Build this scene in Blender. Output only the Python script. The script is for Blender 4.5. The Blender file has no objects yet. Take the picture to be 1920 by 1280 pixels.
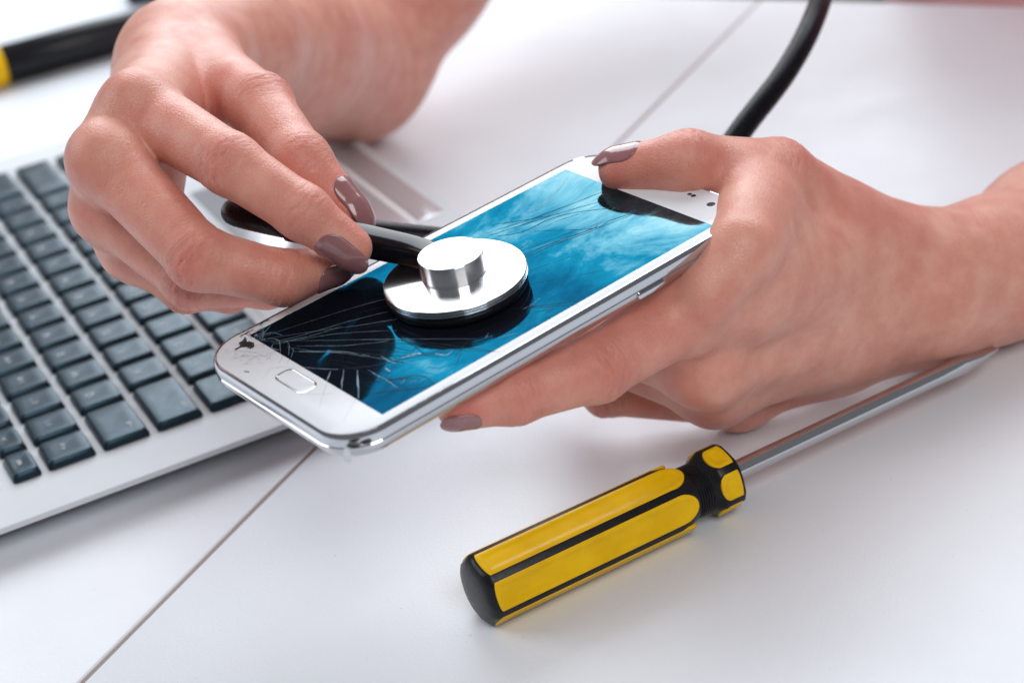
import bpy, bmesh, math, random
import numpy as np
from mathutils import Matrix, Vector

random.seed(7)
rng = np.random.default_rng(7)
S = bpy.context.scene
COL = S.collection
MM = 0.001

# ------------------------------------------------------------------ camera
# measured from the photograph: camera 31 cm above the table, pitched 28 degrees down, rolled 9 degrees
FPX = 3500.0
M = np.array([[0.9885911455666754, -0.15062385902362327, 0.0],
              [-0.07139695433210576, -0.4686003753368061, 0.8805203933733186],
              [-0.13262737959888804, -0.8704746643797485, -0.4740082666512224]])
CAMH = 313.13


def at(px, py, z):
    """point seen at photograph pixel (px, py), z millimetres in front of the lens -> world mm"""
    return M @ np.array([(px - 960) / FPX * z, (py - 640) / FPX * z, z]) + np.array([0, 0, CAMH])


def onz(px, py, h=0.0):
    r = M @ np.array([(px - 960) / FPX, (py - 640) / FPX, 1.0])
    return r * ((h - CAMH) / r[2]) + np.array([0, 0, CAMH])


def cdir(x, y, z):
    v = M @ np.array([x, y, z], float)
    return v / np.linalg.norm(v)


cd = bpy.data.cameras.new('camera')
cam = bpy.data.objects.new('camera', cd)
COL.objects.link(cam)
rot = np.array([M[:, 0], -M[:, 1], -M[:, 2]]).T
cam.matrix_world = Matrix.Translation((0, 0, CAMH * MM)) @ Matrix(rot.tolist()).to_4x4()
cd.lens = FPX * 36 / 1920
cd.sensor_width = 36
cd.clip_start = 0.01
cd.clip_end = 50
cd.dof.use_dof = True
cd.dof.focus_distance = 0.518
cd.dof.aperture_fstop = 11.0
S.camera = cam

# ------------------------------------------------------------------ light
wd = bpy.data.worlds.new('World')
S.world = wd
wd.use_nodes = True
bg = wd.node_tree.nodes['Background']
bg.inputs[0].default_value = (0.92, 0.94, 1.0, 1)
bg.inputs[1].default_value = 0.19


def area(name, loc, target, sx, sy, power, col):
    l = bpy.data.lights.new(name, 'AREA')
    l.shape = 'RECTANGLE'
    l.size, l.size_y, l.energy, l.color = sx, sy, power, col
    o = bpy.data.objects.new(name, l)
    COL.objects.link(o)
    o.location = loc
    o.rotation_euler = (Vector(target) - Vector(loc)).to_track_quat('-Z', 'Y').to_euler()
    return o


area('window_light', (0.50, 2.3, 1.40), (0, 0.5, 0.05), 2.6, 2.2, 86, (0.90, 0.95, 1.0))
area('side_window_light', (-1.7, 0.9, 1.15), (0, 0.55, 0.05), 1.2, 1.2, 15, (0.93, 0.965, 1.0))
area('fill_light', (0.45, -0.60, 1.2), (0.05, 0.5, 0.0), 0.8, 0.8, 12.5, (1.0, 0.97, 0.95))  # unseen fill lamp added on the camera side for the hands

S.view_settings.view_transform = 'Standard'
S.view_settings.look = 'None'
S.view_settings.exposure = 0.0
S.view_settings.gamma = 1.0
S.view_settings.use_curve_mapping = False
S.render.engine = 'CYCLES'
S.cycles.use_denoising = True
S.cycles.max_bounces = 8
S.render.film_transparent = False


# ------------------------------------------------------------------ materials
def mat(name, base=(0.8, 0.8, 0.8), rough=0.5, metal=0.0, coat=0.0, coat_rough=0.05, spec=0.5, ior=1.45):
    m = bpy.data.materials.new(name)
    m.use_nodes = True
    b = m.node_tree.nodes['Principled BSDF']
    b.inputs['Base Color'].default_value = (*base, 1)
    b.inputs['Roughness'].default_value = rough
    b.inputs['Metallic'].default_value = metal
    b.inputs['Coat Weight'].default_value = coat
    b.inputs['Coat Roughness'].default_value = coat_rough
    b.inputs['Specular IOR Level'].default_value = spec
    b.inputs['IOR'].default_value = ior
    return m


class NT:
    def __init__(s, m):
        s.t = m.node_tree
        s.b = s.t.nodes['Principled BSDF']
        s.out = s.t.nodes['Material Output']

    def n(s, kind, **kw):
        x = s.t.nodes.new(kind)
        for k, v in kw.items():
            if k in x.inputs:
                x.inputs[k].default_value = v
            else:
                setattr(x, k, v)
        return x

    def l(s, a, b):
        s.t.links.new(a, b)

    def coord(s, scale=(1, 1, 1), kind='Object', rotz=0.0):
        c = s.n('ShaderNodeTexCoord')
        mp = s.n('ShaderNodeMapping')
        mp.inputs['Scale'].default_value = scale
        mp.inputs['Rotation'].default_value = (0, 0, rotz)
        s.l(c.outputs[kind], mp.inputs['Vector'])
        return mp.outputs['Vector']

    def noise(s, vec, scale, detail=4, rough=0.5, dist=0.0):
        x = s.n('ShaderNodeTexNoise')
        x.inputs['Scale'].default_value = scale
        x.inputs['Detail'].default_value = detail
        x.inputs['Roughness'].default_value = rough
        x.inputs['Distortion'].default_value = dist
        s.l(vec, x.inputs['Vector'])
        return x.outputs['Fac']

    def ramp(s, fac, stops):
        r = s.n('ShaderNodeValToRGB')
        e = r.color_ramp.elements
        e[0].position, e[0].color = stops[0][0], (*stops[0][1], 1)
        e[1].position, e[1].color = stops[-1][0], (*stops[-1][1], 1)
        for p, c in stops[1:-1]:
            q = e.new(p)
            q.color = (*c, 1)
        s.l(fac, r.inputs['Fac'])
        return r.outputs['Color']

    def bump(s, height, strength=0.3, dist=0.0002, prev=None):
        b = s.n('ShaderNodeBump')
        b.inputs['Strength'].default_value = strength
        b.inputs['Distance'].default_value = dist
        s.l(height, b.inputs['Height'])
        if prev is not None:
            s.l(prev, b.inputs['Normal'])
        return b.outputs['Normal']


def m_table():
    m = mat('white_laminate', (0.72, 0.71, 0.735), 0.40, spec=0.45)
    t = NT(m)
    v = t.coord()
    n1 = t.noise(v, 9, 4, 0.55)
    c = t.ramp(n1, [(0.3, (0.755, 0.79, 0.84)), (0.7, (0.79, 0.825, 0.875))])
    sp = t.noise(v, 520, 2, 0.5)
    spk = t.ramp(sp, [(0.745, (1, 1, 1)), (0.775, (0.62, 0.58, 0.56))])
    mx = t.n('ShaderNodeMix', data_type='RGBA', blend_type='MULTIPLY')
    mx.inputs[0].default_value = 0.5
    t.l(c, mx.inputs[6]); t.l(spk, mx.inputs[7])
    t.l(mx.outputs[2], t.b.inputs['Base Color'])
    rr = t.ramp(t.noise(v, 30, 5, 0.6), [(0.3, (0.34,) * 3), (0.7, (0.46,) * 3)])
    t.l(rr, t.b.inputs['Roughness'])
    b1 = t.bump(t.noise(v, 900, 3, 0.6), 0.5, 0.0002)
    b2 = t.bump(t.noise(v, 210, 2, 0.5), 0.12, 0.0004, b1)
    t.l(b2, t.b.inputs['Normal'])
    return m


def m_skin():
    m = mat('skin', (0.66, 0.40, 0.31), 0.46, spec=0.6)
    t = NT(m)
    v = t.coord()
    a = t.n('ShaderNodeAttribute', attribute_name='red')
    base = t.ramp(t.noise(v, 110, 4, 0.55), [(0.30, (0.62, 0.255, 0.188)), (0.5, (0.675, 0.31, 0.232)), (0.72, (0.73, 0.38, 0.292))])
    redc = t.ramp(t.noise(v, 160, 4, 0.6), [(0.3, (0.56, 0.115, 0.088)), (0.7, (0.63, 0.16, 0.128))])
    mx = t.n('ShaderNodeMix', data_type='RGBA')
    blot = t.n('ShaderNodeMath', operation='MULTIPLY_ADD', use_clamp=True)
    blot.inputs[1].default_value = 0.9
    t.l(t.noise(v, 42, 3, 0.55), blot.inputs[0])
    sub = t.n('ShaderNodeMath', operation='SUBTRACT')
    sub.inputs[1].default_value = 0.42
    t.l(a.outputs['Fac'], sub.inputs[0]); t.l(sub.outputs[0], blot.inputs[2])
    t.l(blot.outputs[0], mx.inputs[0]); t.l(base, mx.inputs[6]); t.l(redc, mx.inputs[7])
    # pores and freckle-like dots
    vo = t.n('ShaderNodeTexVoronoi')
    vo.inputs['Scale'].default_value = 620
    t.l(v, vo.inputs['Vector'])
    dots = t.ramp(vo.outputs['Distance'], [(0.10, (0.86, 0.78, 0.74)), (0.30, (1, 1, 1))])
    m2 = t.n('ShaderNodeMix', data_type='RGBA', blend_type='MULTIPLY')
    m2.inputs[0].default_value = 0.28
    t.l(mx.outputs[2], m2.inputs[6]); t.l(dots, m2.inputs[7])
    t.l(m2.outputs[2], t.b.inputs['Base Color'])
    t.b.inputs['Sheen Weight'].default_value = 0.10
    t.b.inputs['Sheen Roughness'].default_value = 0.35
    t.b.inputs['Subsurface Weight'].default_value = 0.28
    t.b.inputs['Subsurface Radius'].default_value = (1.0, 0.36, 0.20)
    t.b.inputs['Subsurface Scale'].default_value = 0.0035
    rr = t.ramp(t.noise(v, 260, 3, 0.6), [(0.3, (0.34,) * 3), (0.7, (0.48,) * 3)])
    t.l(rr, t.b.inputs['Roughness'])
    # skin relief: criss-cross lines plus pores
    v1 = t.coord((620, 560, 600), rotz=0.5)
    c1 = t.n('ShaderNodeTexVoronoi', feature='DISTANCE_TO_EDGE')
    c1.inputs['Scale'].default_value = 1.6
    t.l(v1, c1.inputs['Vector'])
    cl = t.ramp(c1.outputs['Distance'], [(0.0, (0, 0, 0)), (0.22, (1, 1, 1))])
    b1 = t.bump(cl, 0.38, 0.00015)
    b2 = t.bump(t.noise(v, 1500, 3, 0.6), 0.20, 0.00012, b1)
    b3 = t.bump(t.noise(v, 260, 3, 0.55), 0.07, 0.0005, b2)
    # transverse finger creases, strongest over the joints
    wv = t.n('ShaderNodeAttribute', attribute_name='fingerpos')
    ww = t.n('ShaderNodeAttribute', attribute_name='creasing')
    mp = t.n('ShaderNodeMapping')
    mp.inputs['Scale'].default_value = (1.0, 0.16, 1.0)
    t.l(wv.outputs['Vector'], mp.inputs['Vector'])
    nz = t.noise(mp.outputs['Vector'], 0.95, 4, 0.62, 0.5)
    ln = t.ramp(nz, [(0.36, (0, 0, 0)), (0.47, (.75, .75, .75)), (0.62, (1, 1, 1))])
    b4 = t.n('ShaderNodeBump')
    b4.inputs['Distance'].default_value = 0.0007
    t.l(ww.outputs['Fac'], b4.inputs['Strength'])
    t.l(ln, b4.inputs['Height'])
    t.l(b3, b4.inputs['Normal'])
    t.l(b4.outputs['Normal'], t.b.inputs['Normal'])
    return m


def m_noisy(name, c0, c1, scale, rough=(0.3, 0.45), metal=0.0, bump=0.0, bscale=800, coat=0.0, spec=0.5):
    m = mat(name, c0, rough[0], metal, coat, spec=spec)
    t = NT(m)
    v = t.coord()
    n = t.noise(v, scale, 4, 0.6)
    t.l(t.ramp(n, [(0.3, c0), (0.7, c1)]), t.b.inputs['Base Color'])
    t.l(t.ramp(t.noise(v, scale * 3.1, 4, 0.6), [(0.3, (rough[0],) * 3), (0.7, (rough[1],) * 3)]), t.b.inputs['Roughness'])
    if bump:
        t.l(t.bump(t.noise(v, bscale, 3, 0.6), bump, 0.0002), t.b.inputs['Normal'])
    return m


def m_chrome(name, col=(0.86, 0.86, 0.88), rough=0.08, scratch=0.05, stretch=(1, 1, 1), sscale=700):
    m = mat(name, col, rough, 1.0)
    t = NT(m)
    v = t.coord(stretch)
    n = t.noise(v, sscale, 4, 0.65)
    t.l(t.ramp(n, [(0.3, (rough * 0.6,) * 3), (0.75, (rough * 1.9,) * 3)]), t.b.inputs['Roughness'])
    if scratch:
        t.l(t.bump(n, scratch, 0.0001), t.b.inputs['Normal'])
    return m


def m_turned(name):
    """lathe-turned steel: fine concentric grooves stretch the highlights"""
    m = mat(name, (0.72, 0.72, 0.735), 0.22, 1.0)
    t = NT(m)
    t.b.inputs['Anisotropic'].default_value = 0.92
    t.b.inputs['Anisotropic Rotation'].default_value = 0.25
    tg = t.n('ShaderNodeTangent', direction_type='RADIAL', axis='Z')
    t.l(tg.outputs[0], t.b.inputs['Tangent'])
    c = t.n('ShaderNodeTexCoord')
    sep = t.n('ShaderNodeSeparateXYZ')
    t.l(c.outputs['Object'], sep.inputs[0])
    ln = t.n('ShaderNodeVectorMath', operation='LENGTH')
    cmb = t.n('ShaderNodeCombineXYZ')
    t.l(sep.outputs[0], cmb.inputs[0]); t.l(sep.outputs[1], cmb.inputs[1])
    t.l(cmb.outputs[0], ln.inputs[0])
    c2 = t.n('ShaderNodeCombineXYZ')
    t.l(ln.outputs['Value'], c2.inputs[0])
    n = t.noise(c2.outputs[0], 5200, 2, 0.6)
    t.l(t.ramp(n, [(0.3, (0.15,) * 3), (0.7, (0.25,) * 3)]), t.b.inputs['Roughness'])
    t.l(t.bump(n, 0.04, 0.0001), t.b.inputs['Normal'])
    return m


def m_display():
    """dark glass over a broken display: strong blue-green mirror coating with grease smears and a painted reflection gradient"""
    m = mat('display_glass', (0.006, 0.006, 0.010), 0.05, 0.0, spec=0.0)
    t = NT(m)
    v = t.coord()
    v2 = t.coord((1.0, 0.55, 1), rotz=0.6)
    n = t.noise(v2, 48, 6, 0.70, 0.5)
    n2 = t.noise(v, 19, 2, 0.5, 0.3)
    ad = t.n('ShaderNodeMath', operation='ADD')
    t.l(n, ad.inputs[0]); t.l(n2, ad.inputs[1])
    hf = t.n('ShaderNodeMath', operation='MULTIPLY')
    hf.inputs[1].default_value = 0.5
    t.l(ad.outputs[0], hf.inputs[0])
    oc = t.n('ShaderNodeTexCoord')
    sp = t.n('ShaderNodeSeparateXYZ')
    t.l(oc.outputs['Object'], sp.inputs[0])
    smear_reflect = t.n('ShaderNodeMath', operation='MULTIPLY_ADD')      # reflection's brightening painted into the tint towards the gripped end
    smear_reflect.inputs[1].default_value = 2.2
    t.l(sp.outputs[1], smear_reflect.inputs[0]); t.l(hf.outputs[0], smear_reflect.inputs[2])
    col = t.ramp(smear_reflect.outputs[0], [(0.34, (0.0, 0.014, 0.030)), (0.44, (0.0, 0.034, 0.066)), (0.53, (0.001, 0.066, 0.108)), (0.61, (0.05, 0.140, 0.172)), (0.70, (0.15, 0.225, 0.24))])
    g = t.n('ShaderNodeBsdfGlossy')
    t.l(col, g.inputs['Color'])
    smear = t.ramp(t.noise(v2, 95, 6, 0.68, 1.2), [(0.45, (0.03,) * 3), (0.72, (0.16,) * 3)])
    t.l(smear, g.inputs['Roughness'])
    t.l(smear, t.b.inputs['Roughness'])
    mix = t.n('ShaderNodeAddShader')
    t.l(t.b.outputs[0], mix.inputs[0]); t.l(g.outputs[0], mix.inputs[1])
    t.l(mix.outputs[0], t.out.inputs['Surface'])
    return m


def m_key():
    m = m_noisy('black_keycap', (0.005, 0.008, 0.013), (0.008, 0.012, 0.019), 120, (0.28, 0.36), 0, 0.03, 2600, spec=0.6)
    m.node_tree.nodes['Principled BSDF'].inputs['IOR'].default_value = 1.52
    m.node_tree.nodes['Principled BSDF'].inputs['Specular Tint'].default_value = (0.42, 0.76, 1.0, 1)
    return m


MAT = dict(
    table=m_table(), skin=m_skin(),
    nail=m_noisy('mauve_nail_polish', (0.265, 0.115, 0.12), (0.295, 0.132, 0.136), 300, (0.14, 0.2), coat=0.6),
    seam=mat('seam_edge_band', (0.30, 0.24, 0.22), 0.6),
    alu=m_noisy('silver_laptop_shell', (0.61, 0.645, 0.685), (0.635, 0.67, 0.71), 60, (0.42, 0.5), 0.0, 0.06, 2500, spec=0.25),
    key=m_key(),
    legend=mat('key_legend_ink', (0.72, 0.75, 0.78), 0.5),
    pad=m_noisy('trackpad_plastic', (0.55, 0.56, 0.60), (0.58, 0.59, 0.63), 60, (0.10, 0.16), 0.4),
    padedge=mat('painted_edge_highlight', (0.90, 0.90, 0.92), 0.5),
    foot=mat('rubber_foot', (0.05, 0.05, 0.055), 0.7),
    white=m_noisy('white_phone_glass', (0.68, 0.70, 0.735), (0.71, 0.73, 0.765), 90, (0.10, 0.2), spec=0.22),
    frame=m_chrome('phone_chrome', (0.56, 0.57, 0.60), 0.07, 0.02, (1, 1, 1), 300),
    back=mat('phone_back', (0.72, 0.72, 0.74), 0.3),
    display=m_display(),
    dark=m_noisy('broken_hole_dark', (0.010, 0.009, 0.010), (0.03, 0.025, 0.026), 900, (0.4, 0.7)),
    crackd=mat('crack_dark', (0.004, 0.010, 0.016), 0.5, spec=0.1),
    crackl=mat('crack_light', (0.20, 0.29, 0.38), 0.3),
    crackw=mat('crack_grey', (0.34, 0.31, 0.32), 0.4),
    steel=m_turned('turned_steel'),
    knob=m_turned('turned_steel_knob'),
    rubber=m_noisy('black_rubber', (0.004, 0.004, 0.006), (0.008, 0.008, 0.011), 200, (0.24, 0.34), 0, 0.04, 900, spec=0.14),
    stem=m_noisy('black_stem_plastic', (0.005, 0.005, 0.007), (0.009, 0.009, 0.012), 300, (0.16, 0.26), 0, 0.03, 1500, spec=0.4),
    yellow=m_noisy('yellow_grip', (0.74, 0.42, 0.002), (0.88, 0.54, 0.005), 70, (0.28, 0.46), 0, 0.05, 700, spec=0.22),
    blackgrip=m_noisy('black_grip', (0.006, 0.006, 0.008), (0.011, 0.011, 0.014), 250, (0.26, 0.4), 0, 0.05, 1200, spec=0.3),
    shaft=m_chrome('shaft_chrome', (0.62, 0.63, 0.65), 0.06, 0.04, (40, 900, 900), 1.0),
    navy=m_noisy('navy_case', (0.018, 0.022, 0.06), (0.03, 0.035, 0.08), 40, (0.4, 0.55)),
    pink=m_noisy('pink_cotton', (0.80, 0.42, 0.44), (0.86, 0.50, 0.52), 25, (0.75, 0.9), 0, 0.4, 1400),
)


# ------------------------------------------------------------------ object helpers
def link(o, parent=None):
    COL.objects.link(o)
    if parent is not None:
        o.parent = parent
    return o


def mesh_obj(name, verts, faces, m, parent=None, smooth=True, scale=MM):
    me = bpy.data.meshes.new(name)
    v = np.asarray(verts, float) * scale
    me.from_pydata(v.tolist(), [], [tuple(int(i) for i in f) for f in faces])
    me.materials.append(MAT[m] if isinstance(m, str) else m)
    if smooth:
        me.polygons.foreach_set('use_smooth', [True] * len(me.polygons))
    me.update()
    return link(bpy.data.objects.new(name, me), parent)


def sharp(o, deg=35):
    bm = bmesh.new()
    bm.from_mesh(o.data)
    for e in bm.edges:
        e.smooth = not (len(e.link_faces) == 2 and e.calc_face_angle(0) > math.radians(deg))
    bmesh.ops.recalc_face_normals(bm, faces=bm.faces)
    bm.to_mesh(o.data)
    bm.free()
    return o


def empty(name, mtx, label=None, cat=None, group=None, kind=None):
    o = bpy.data.objects.new(name, None)
    o.empty_display_size = 0.01
    link(o)
    o.matrix_world = mtx
    tag(o, label, cat, group, kind)
    return o


def tag(o, label=None, cat=None, group=None, kind=None):
    for k, v in (('label', label), ('category', cat), ('group', group), ('kind', kind)):
        if v:
            o[k] = v
    return o


def frame_mtx(org, x, y, z):
    m = np.eye(4)
    m[:3, 0], m[:3, 1], m[:3, 2], m[:3, 3] = x, y, z, np.asarray(org) * MM
    return Matrix(m.tolist())


def rrect(hx, hy, r, n=8, cx=0, cy=0):
    p = []
    r = max(min(r, hx - 1e-3, hy - 1e-3), 1e-3)
    for (sx, sy, a0) in ((1, 1, 0), (-1, 1, 90), (-1, -1, 180), (1, -1, 270)):
        for k in range(n + 1):
            a = math.radians(a0 + 90 * k / n)
            p.append((cx + sx * (hx - r) + r * math.cos(a), cy + sy * (hy - r) + r * math.sin(a)))
    return np.array(p)


def loft(loops, cap0=True, cap1=True):
    """loops: list of (n,3); returns verts, faces"""
    n = len(loops[0])
    V = np.vstack(loops)
    F = []
    for k in range(len(loops) - 1):
        for i in range(n):
            j = (i + 1) % n
            F.append((k * n + i, k * n + j, (k + 1) * n + j, (k + 1) * n + i))
    if cap0:
        F.append(tuple(reversed(range(n))))
    if cap1:
        F.append(tuple(range((len(loops) - 1) * n, len(loops) * n)))
    return V, F


def z3(p, z):
    return np.c_[p, np.full(len(p), z)]


def lathe(profile, n=64):
    """profile: list of (r, z); closed at poles when r == 0"""
    V, F, rows = [], [], []
    for r, z in profile:
        if r < 1e-6:
            rows.append([len(V)])
            V.append((0, 0, z))
        else:
            rows.append(list(range(len(V), len(V) + n)))
            V += [(r * math.cos(2 * math.pi * i / n), r * math.sin(2 * math.pi * i / n), z) for i in range(n)]
    for a, b in zip(rows, rows[1:]):
        for i in range(n):
            j = (i + 1) % n
            if len(a) == 1 and len(b) == 1:
                continue
            if len(a) == 1:
                F.append((a[0], b[j], b[i]))
            elif len(b) == 1:
                F.append((a[i], a[j], b[0]))
            else:
                F.append((a[i], a[j], b[j], b[i]))
    return np.array(V), F


def spline(pts, n=12):
    P = np.array(pts, float)
    P = np.vstack([2 * P[0] - P[1], P, 2 * P[-1] - P[-2]])
    out = []
    for i in range(1, len(P) - 2):
        for k in range(n):
            t = k / n
            a, b, c, d = P[i - 1], P[i], P[i + 1], P[i + 2]
            out.append(0.5 * (2 * b + (c - a) * t + (2 * a - 5 * b + 4 * c - d) * t * t + (3 * b - a - 3 * c + d) * t ** 3))
    out.append(P[-2])
    return np.array(out)


def tube(path, rad, n=20, squash=None):
    path = np.asarray(path)
    m = len(path)
    R = np.full(m, rad) if np.isscalar(rad) else np.asarray(rad)
    T = np.gradient(path, axis=0)
    T /= np.linalg.norm(T, axis=1)[:, None]
    u = np.cross(T[0], [0, 0, 1.0])
    if np.linalg.norm(u) < 1e-3:
        u = np.array([1.0, 0, 0])
    u /= np.linalg.norm(u)
    loops = []
    for i in range(m):
        u = u - T[i] * (u @ T[i])
        u /= np.linalg.norm(u)
        w = np.cross(T[i], u)
        a = np.linspace(0, 2 * math.pi, n, endpoint=False)
        loops.append(path[i] + R[i] * (np.cos(a)[:, None] * u + np.sin(a)[:, None] * w))
    return loft(loops)


# ------------------------------------------------------------------ table (two laminate panels with a seam)
s0, s1 = onz(150, 1280)[:2], onz(1425, 0)[:2]
sd = (s1 - s0) / np.linalg.norm(s1 - s0)
sn = np.array([sd[1], -sd[0]])                       # to the right of the seam
edge_pt = onz(1600, 4)[:2]
far = (edge_pt - s0) @ sd
tb = empty('table', frame_mtx((s0[0], s0[1], 0), (sn[0], sn[1], 0), (sd[0], sd[1], 0), (0, 0, 1)),
           'white laminate tabletop with a dark straight seam under everything', 'table')
for nm, x0, x1 in (('tabletop_panel', 0.75, 640), ('tabletop_panel', -900, -0.75)):
    hx, hy = (x1 - x0) / 2, (far + 420) / 2
    cx, cy = (x0 + x1) / 2, far - hy
    lp = []
    for ins, z in ((0, -22), (0, -0.75), (0.22, -0.22), (0.75, 0)):
        lp.append(z3(rrect(hx - ins, hy - ins, 1.0, 3, cx, cy), z))
    sharp(mesh_obj(nm, *loft(lp), 'table', tb), 50)
mesh_obj('seam_strip', *loft([z3(rrect(0.74, far / 2 + 205, .2, 1, 0, far / 2 - 205), -20),
                              z3(rrect(0.74, far / 2 + 205, .2, 1, 0, far / 2 - 205), -0.55)]), 'seam', tb, False)

# ------------------------------------------------------------------ laptop
KU = np.array([-0.39908, 0.91692, 0.0]); KU /= np.linalg.norm(KU)
KV = np.array([-KU[1] * -1.0, KU[0] * -1.0, 0.0])
KV = np.array([KU[1], -KU[0], 0.0])
KO = np.array([-154.23, 518.97, 0.0])
# local axes of the laptop: x = to the user's right (KU), y = towards the screen (-KV)
lap = empty('laptop', frame_mtx(KO, KU, -KV, (0, 0, 1)),
            'open silver laptop with black keys, lying under the stethoscope hand', 'laptop')
P = 18.6
DZ = 11.4            # deck height
LU0, LU1 = -22.3, 292.5
LV0, LV1 = -62.0, 191.5
hx, hy = (LU1 - LU0) / 2, (LV1 - LV0) / 2
cx, cy = (LU0 + LU1) / 2, -(LV0 + LV1) / 2
lp = []
for ins, z in ((14, 1.6), (3.2, 7.6), (0.3, 9.3), (0, 9.6), (0, DZ - 0.3), (0.1, DZ - 0.1), (0.3, DZ)):
    lp.append(z3(rrect(hx - ins, hy - ins, 11 - ins * 0.6, 8, cx, cy), z))
# recessed keyboard well
kx0, kx1, ky0, ky1 = -3.2, 14.5 * P + 3.2, -(5 * P + 3.0), 15.0
kcx, kcy, khx, khy = (kx0 + kx1) / 2, (ky0 + ky1) / 2, (kx1 - kx0) / 2, (ky1 - ky0) / 2
lp.append(z3(rrect(khx + 0.3, khy + 0.3, 3.3, 8, kcx, kcy), DZ))
lp.append(z3(rrect(khx, khy, 3.0, 8, kcx, kcy), DZ - 0.45))
sharp(mesh_obj('base', *loft(lp), 'alu', lap), 18)
for fx, fy in ((LU0 + 25, -LV1 + 22), (LU1 - 25, -LV1 + 22), (LU0 + 25, -LV0 - 22), (LU1 - 25, -LV0 - 22)):
    V, F = lathe([(0, 0), (6, 0), (6.5, 1.8), (0, 1.8)], 20)
    mesh_obj('foot', V + np.array([fx, fy, 0]), F, 'foot', lap)


def plate(name, x0, x1, y0, y1, z0, z1, m, parent, r=1.5, bev=0.3):
    hx, hy, cx, cy = (x1 - x0) / 2, (y1 - y0) / 2, (x0 + x1) / 2, (y0 + y1) / 2
    lp = [z3(rrect(hx, hy, r, 5, cx, cy), z0), z3(rrect(hx, hy, r, 5, cx, cy), z1 - bev),
          z3(rrect(hx - bev * .3, hy - bev * .3, r, 5, cx, cy), z1 - bev * .3), z3(rrect(hx - bev, hy - bev, r, 5, cx, cy), z1)]
    return sharp(mesh_obj(name, *loft(lp), m, parent), 50)


plate('trackpad', 88.2, 186, -172.2, -112, DZ - 0.5, DZ + 0.12, 'pad', lap, 2)
plate('trackpad_button', 88.2, 186, -187.0, -174.4, DZ - 0.5, DZ + 0.35, 'pad', lap, 2)
plate('trackpad_edge_highlight', 87.6, 186.6, -174.3, -172.3, DZ - 0.5, DZ + 0.5, 'padedge', lap, 0.5, 0.35)  # glossy bevel's highlight put in as a plain white strip
KEYZ0, KEYZ1 = DZ - 0.3, 14.0
key_cache = {}


def key_mesh(w, d):
    k = (round(w, 2), round(d, 2))
    if k in key_cache:
        return key_cache[k]
    hx, hy = w / 2, d / 2
    lp = []
    for ins, z, r in ((0.0, KEYZ0, 1.3), (0.0, KEYZ0 + 0.7, 1.3), (0.75, KEYZ1 - 0.35, 1.5), (0.95, KEYZ1 - 0.08, 1.5), (1.35, KEYZ1, 1.4)):
        lp.append(z3(rrect(hx - ins, hy - ins, r, 4), z))
    lp.append(z3(rrect(hx * 0.45, hy * 0.45, 1.4, 4), KEYZ1 - 0.16))
    V, F = loft(lp)
    me = bpy.data.meshes.new('key')
    me.from_pydata((V * MM).tolist(), [], F)
    me.materials.append(MAT['key'])
    me.polygons.foreach_set('use_smooth', [True] * len(me.polygons))
    key_cache[k] = me
    return me


def legend(parent, text, x, y, size, rotz=0.0):
    cu = bpy.data.curves.new('legend', 'FONT')
    cu.body = text
    cu.size = size * MM
    cu.align_x, cu.align_y = 'CENTER', 'CENTER'
    tmp = bpy.data.objects.new('legend_tmp', cu)
    COL.objects.link(tmp)
    bpy.context.view_layer.update()
    me = bpy.data.meshes.new_from_object(tmp)
    bpy.data.objects.remove(tmp)
    me.materials.clear()
    me.materials.append(MAT['legend'])
    o = link(bpy.data.objects.new('key_legend', me), parent)
    o.location = (x * MM, y * MM, (KEYZ1 + 0.02) * MM)
    return o


rows = [
    (-0.62, 0.62, [1] * 13 + [1.5], ['esc', 'F1', 'F2', 'F3', 'F4', 'F5', 'F6', 'F7', 'F8', 'F9', 'F10', 'F11', 'F12', '']),
    (0, 1, [1] * 13 + [1.5], ['< o', '1  !', '2  "', '3  #', '4  $', '5  %', '6  &', '7  /', '8  (', '9  )', '0  =', '-  _', '+  *', '']),
    (1, 1, [1.5] + [1] * 12 + [1], ['TAB', 'Q', 'W', 'E', 'R', 'T', 'Y', 'U', 'I', 'O', 'P', '[', ']', '']),
    (2, 1, [1.75] + [1] * 11 + [1.75], ['caps', 'A', 'S', 'D', 'F', 'G', 'H', 'J', 'K', 'L', ';', "'", '']),
    (3, 1, [1.25] + [1] * 11 + [2.25], ['shift', '\\', 'Z', 'X', 'C', 'V', 'B', 'N', 'M', ',', '.', '/', '']),
    (4, 1, [1, 1, 1, 1.25, 5, 1.25, 1, 1, 1, 1], ['', '', 'fn', 'alt', '', '', '', '', '', '']),
]
for r0, rh, ws, names in rows:
    u = 0.0
    for w, nm in zip(ws, names):
        kw, kh = w * P - 2.7, rh * P - 2.6 if rh == 1 else rh * P - 2.0
        o = link(bpy.data.objects.new('key', key_mesh(kw, kh)), lap)
        ccx, ccy = (u + w / 2) * P, -(r0 + rh / 2) * P
        o.location = (ccx * MM, ccy * MM, 0)
        if nm == 'TAB':
            a = np.array([(-2.2, -.13), (1.2, -.13), (1.2, .13), (-2.2, .13), (2.0, 0), (0.55, 1.2), (0.35, 1.02), (1.5, 0), (0.35, -1.02), (0.55, -1.2)]) + np.array((-kw / 2 + 7.0, -kh / 2 + 4.6))
            mesh_obj('key_legend', z3(a, KEYZ1 + 0.02), [(0, 1, 2, 3), (4, 5, 6, 7), (4, 7, 8, 9)], 'legend', o, False)
        elif nm:
            wide = w > 1.1
            sz = 3.6 if len(nm) == 1 else 2.7
            if nm.startswith('F') and len(nm) > 1:
                sz = 2.0
            legend(o, nm, -kw / 2 + 7.2 if wide else 0, -kh / 2 + 4.2 if wide else (0.6 if len(nm) > 1 else 2.0), sz)
        u += w

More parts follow.
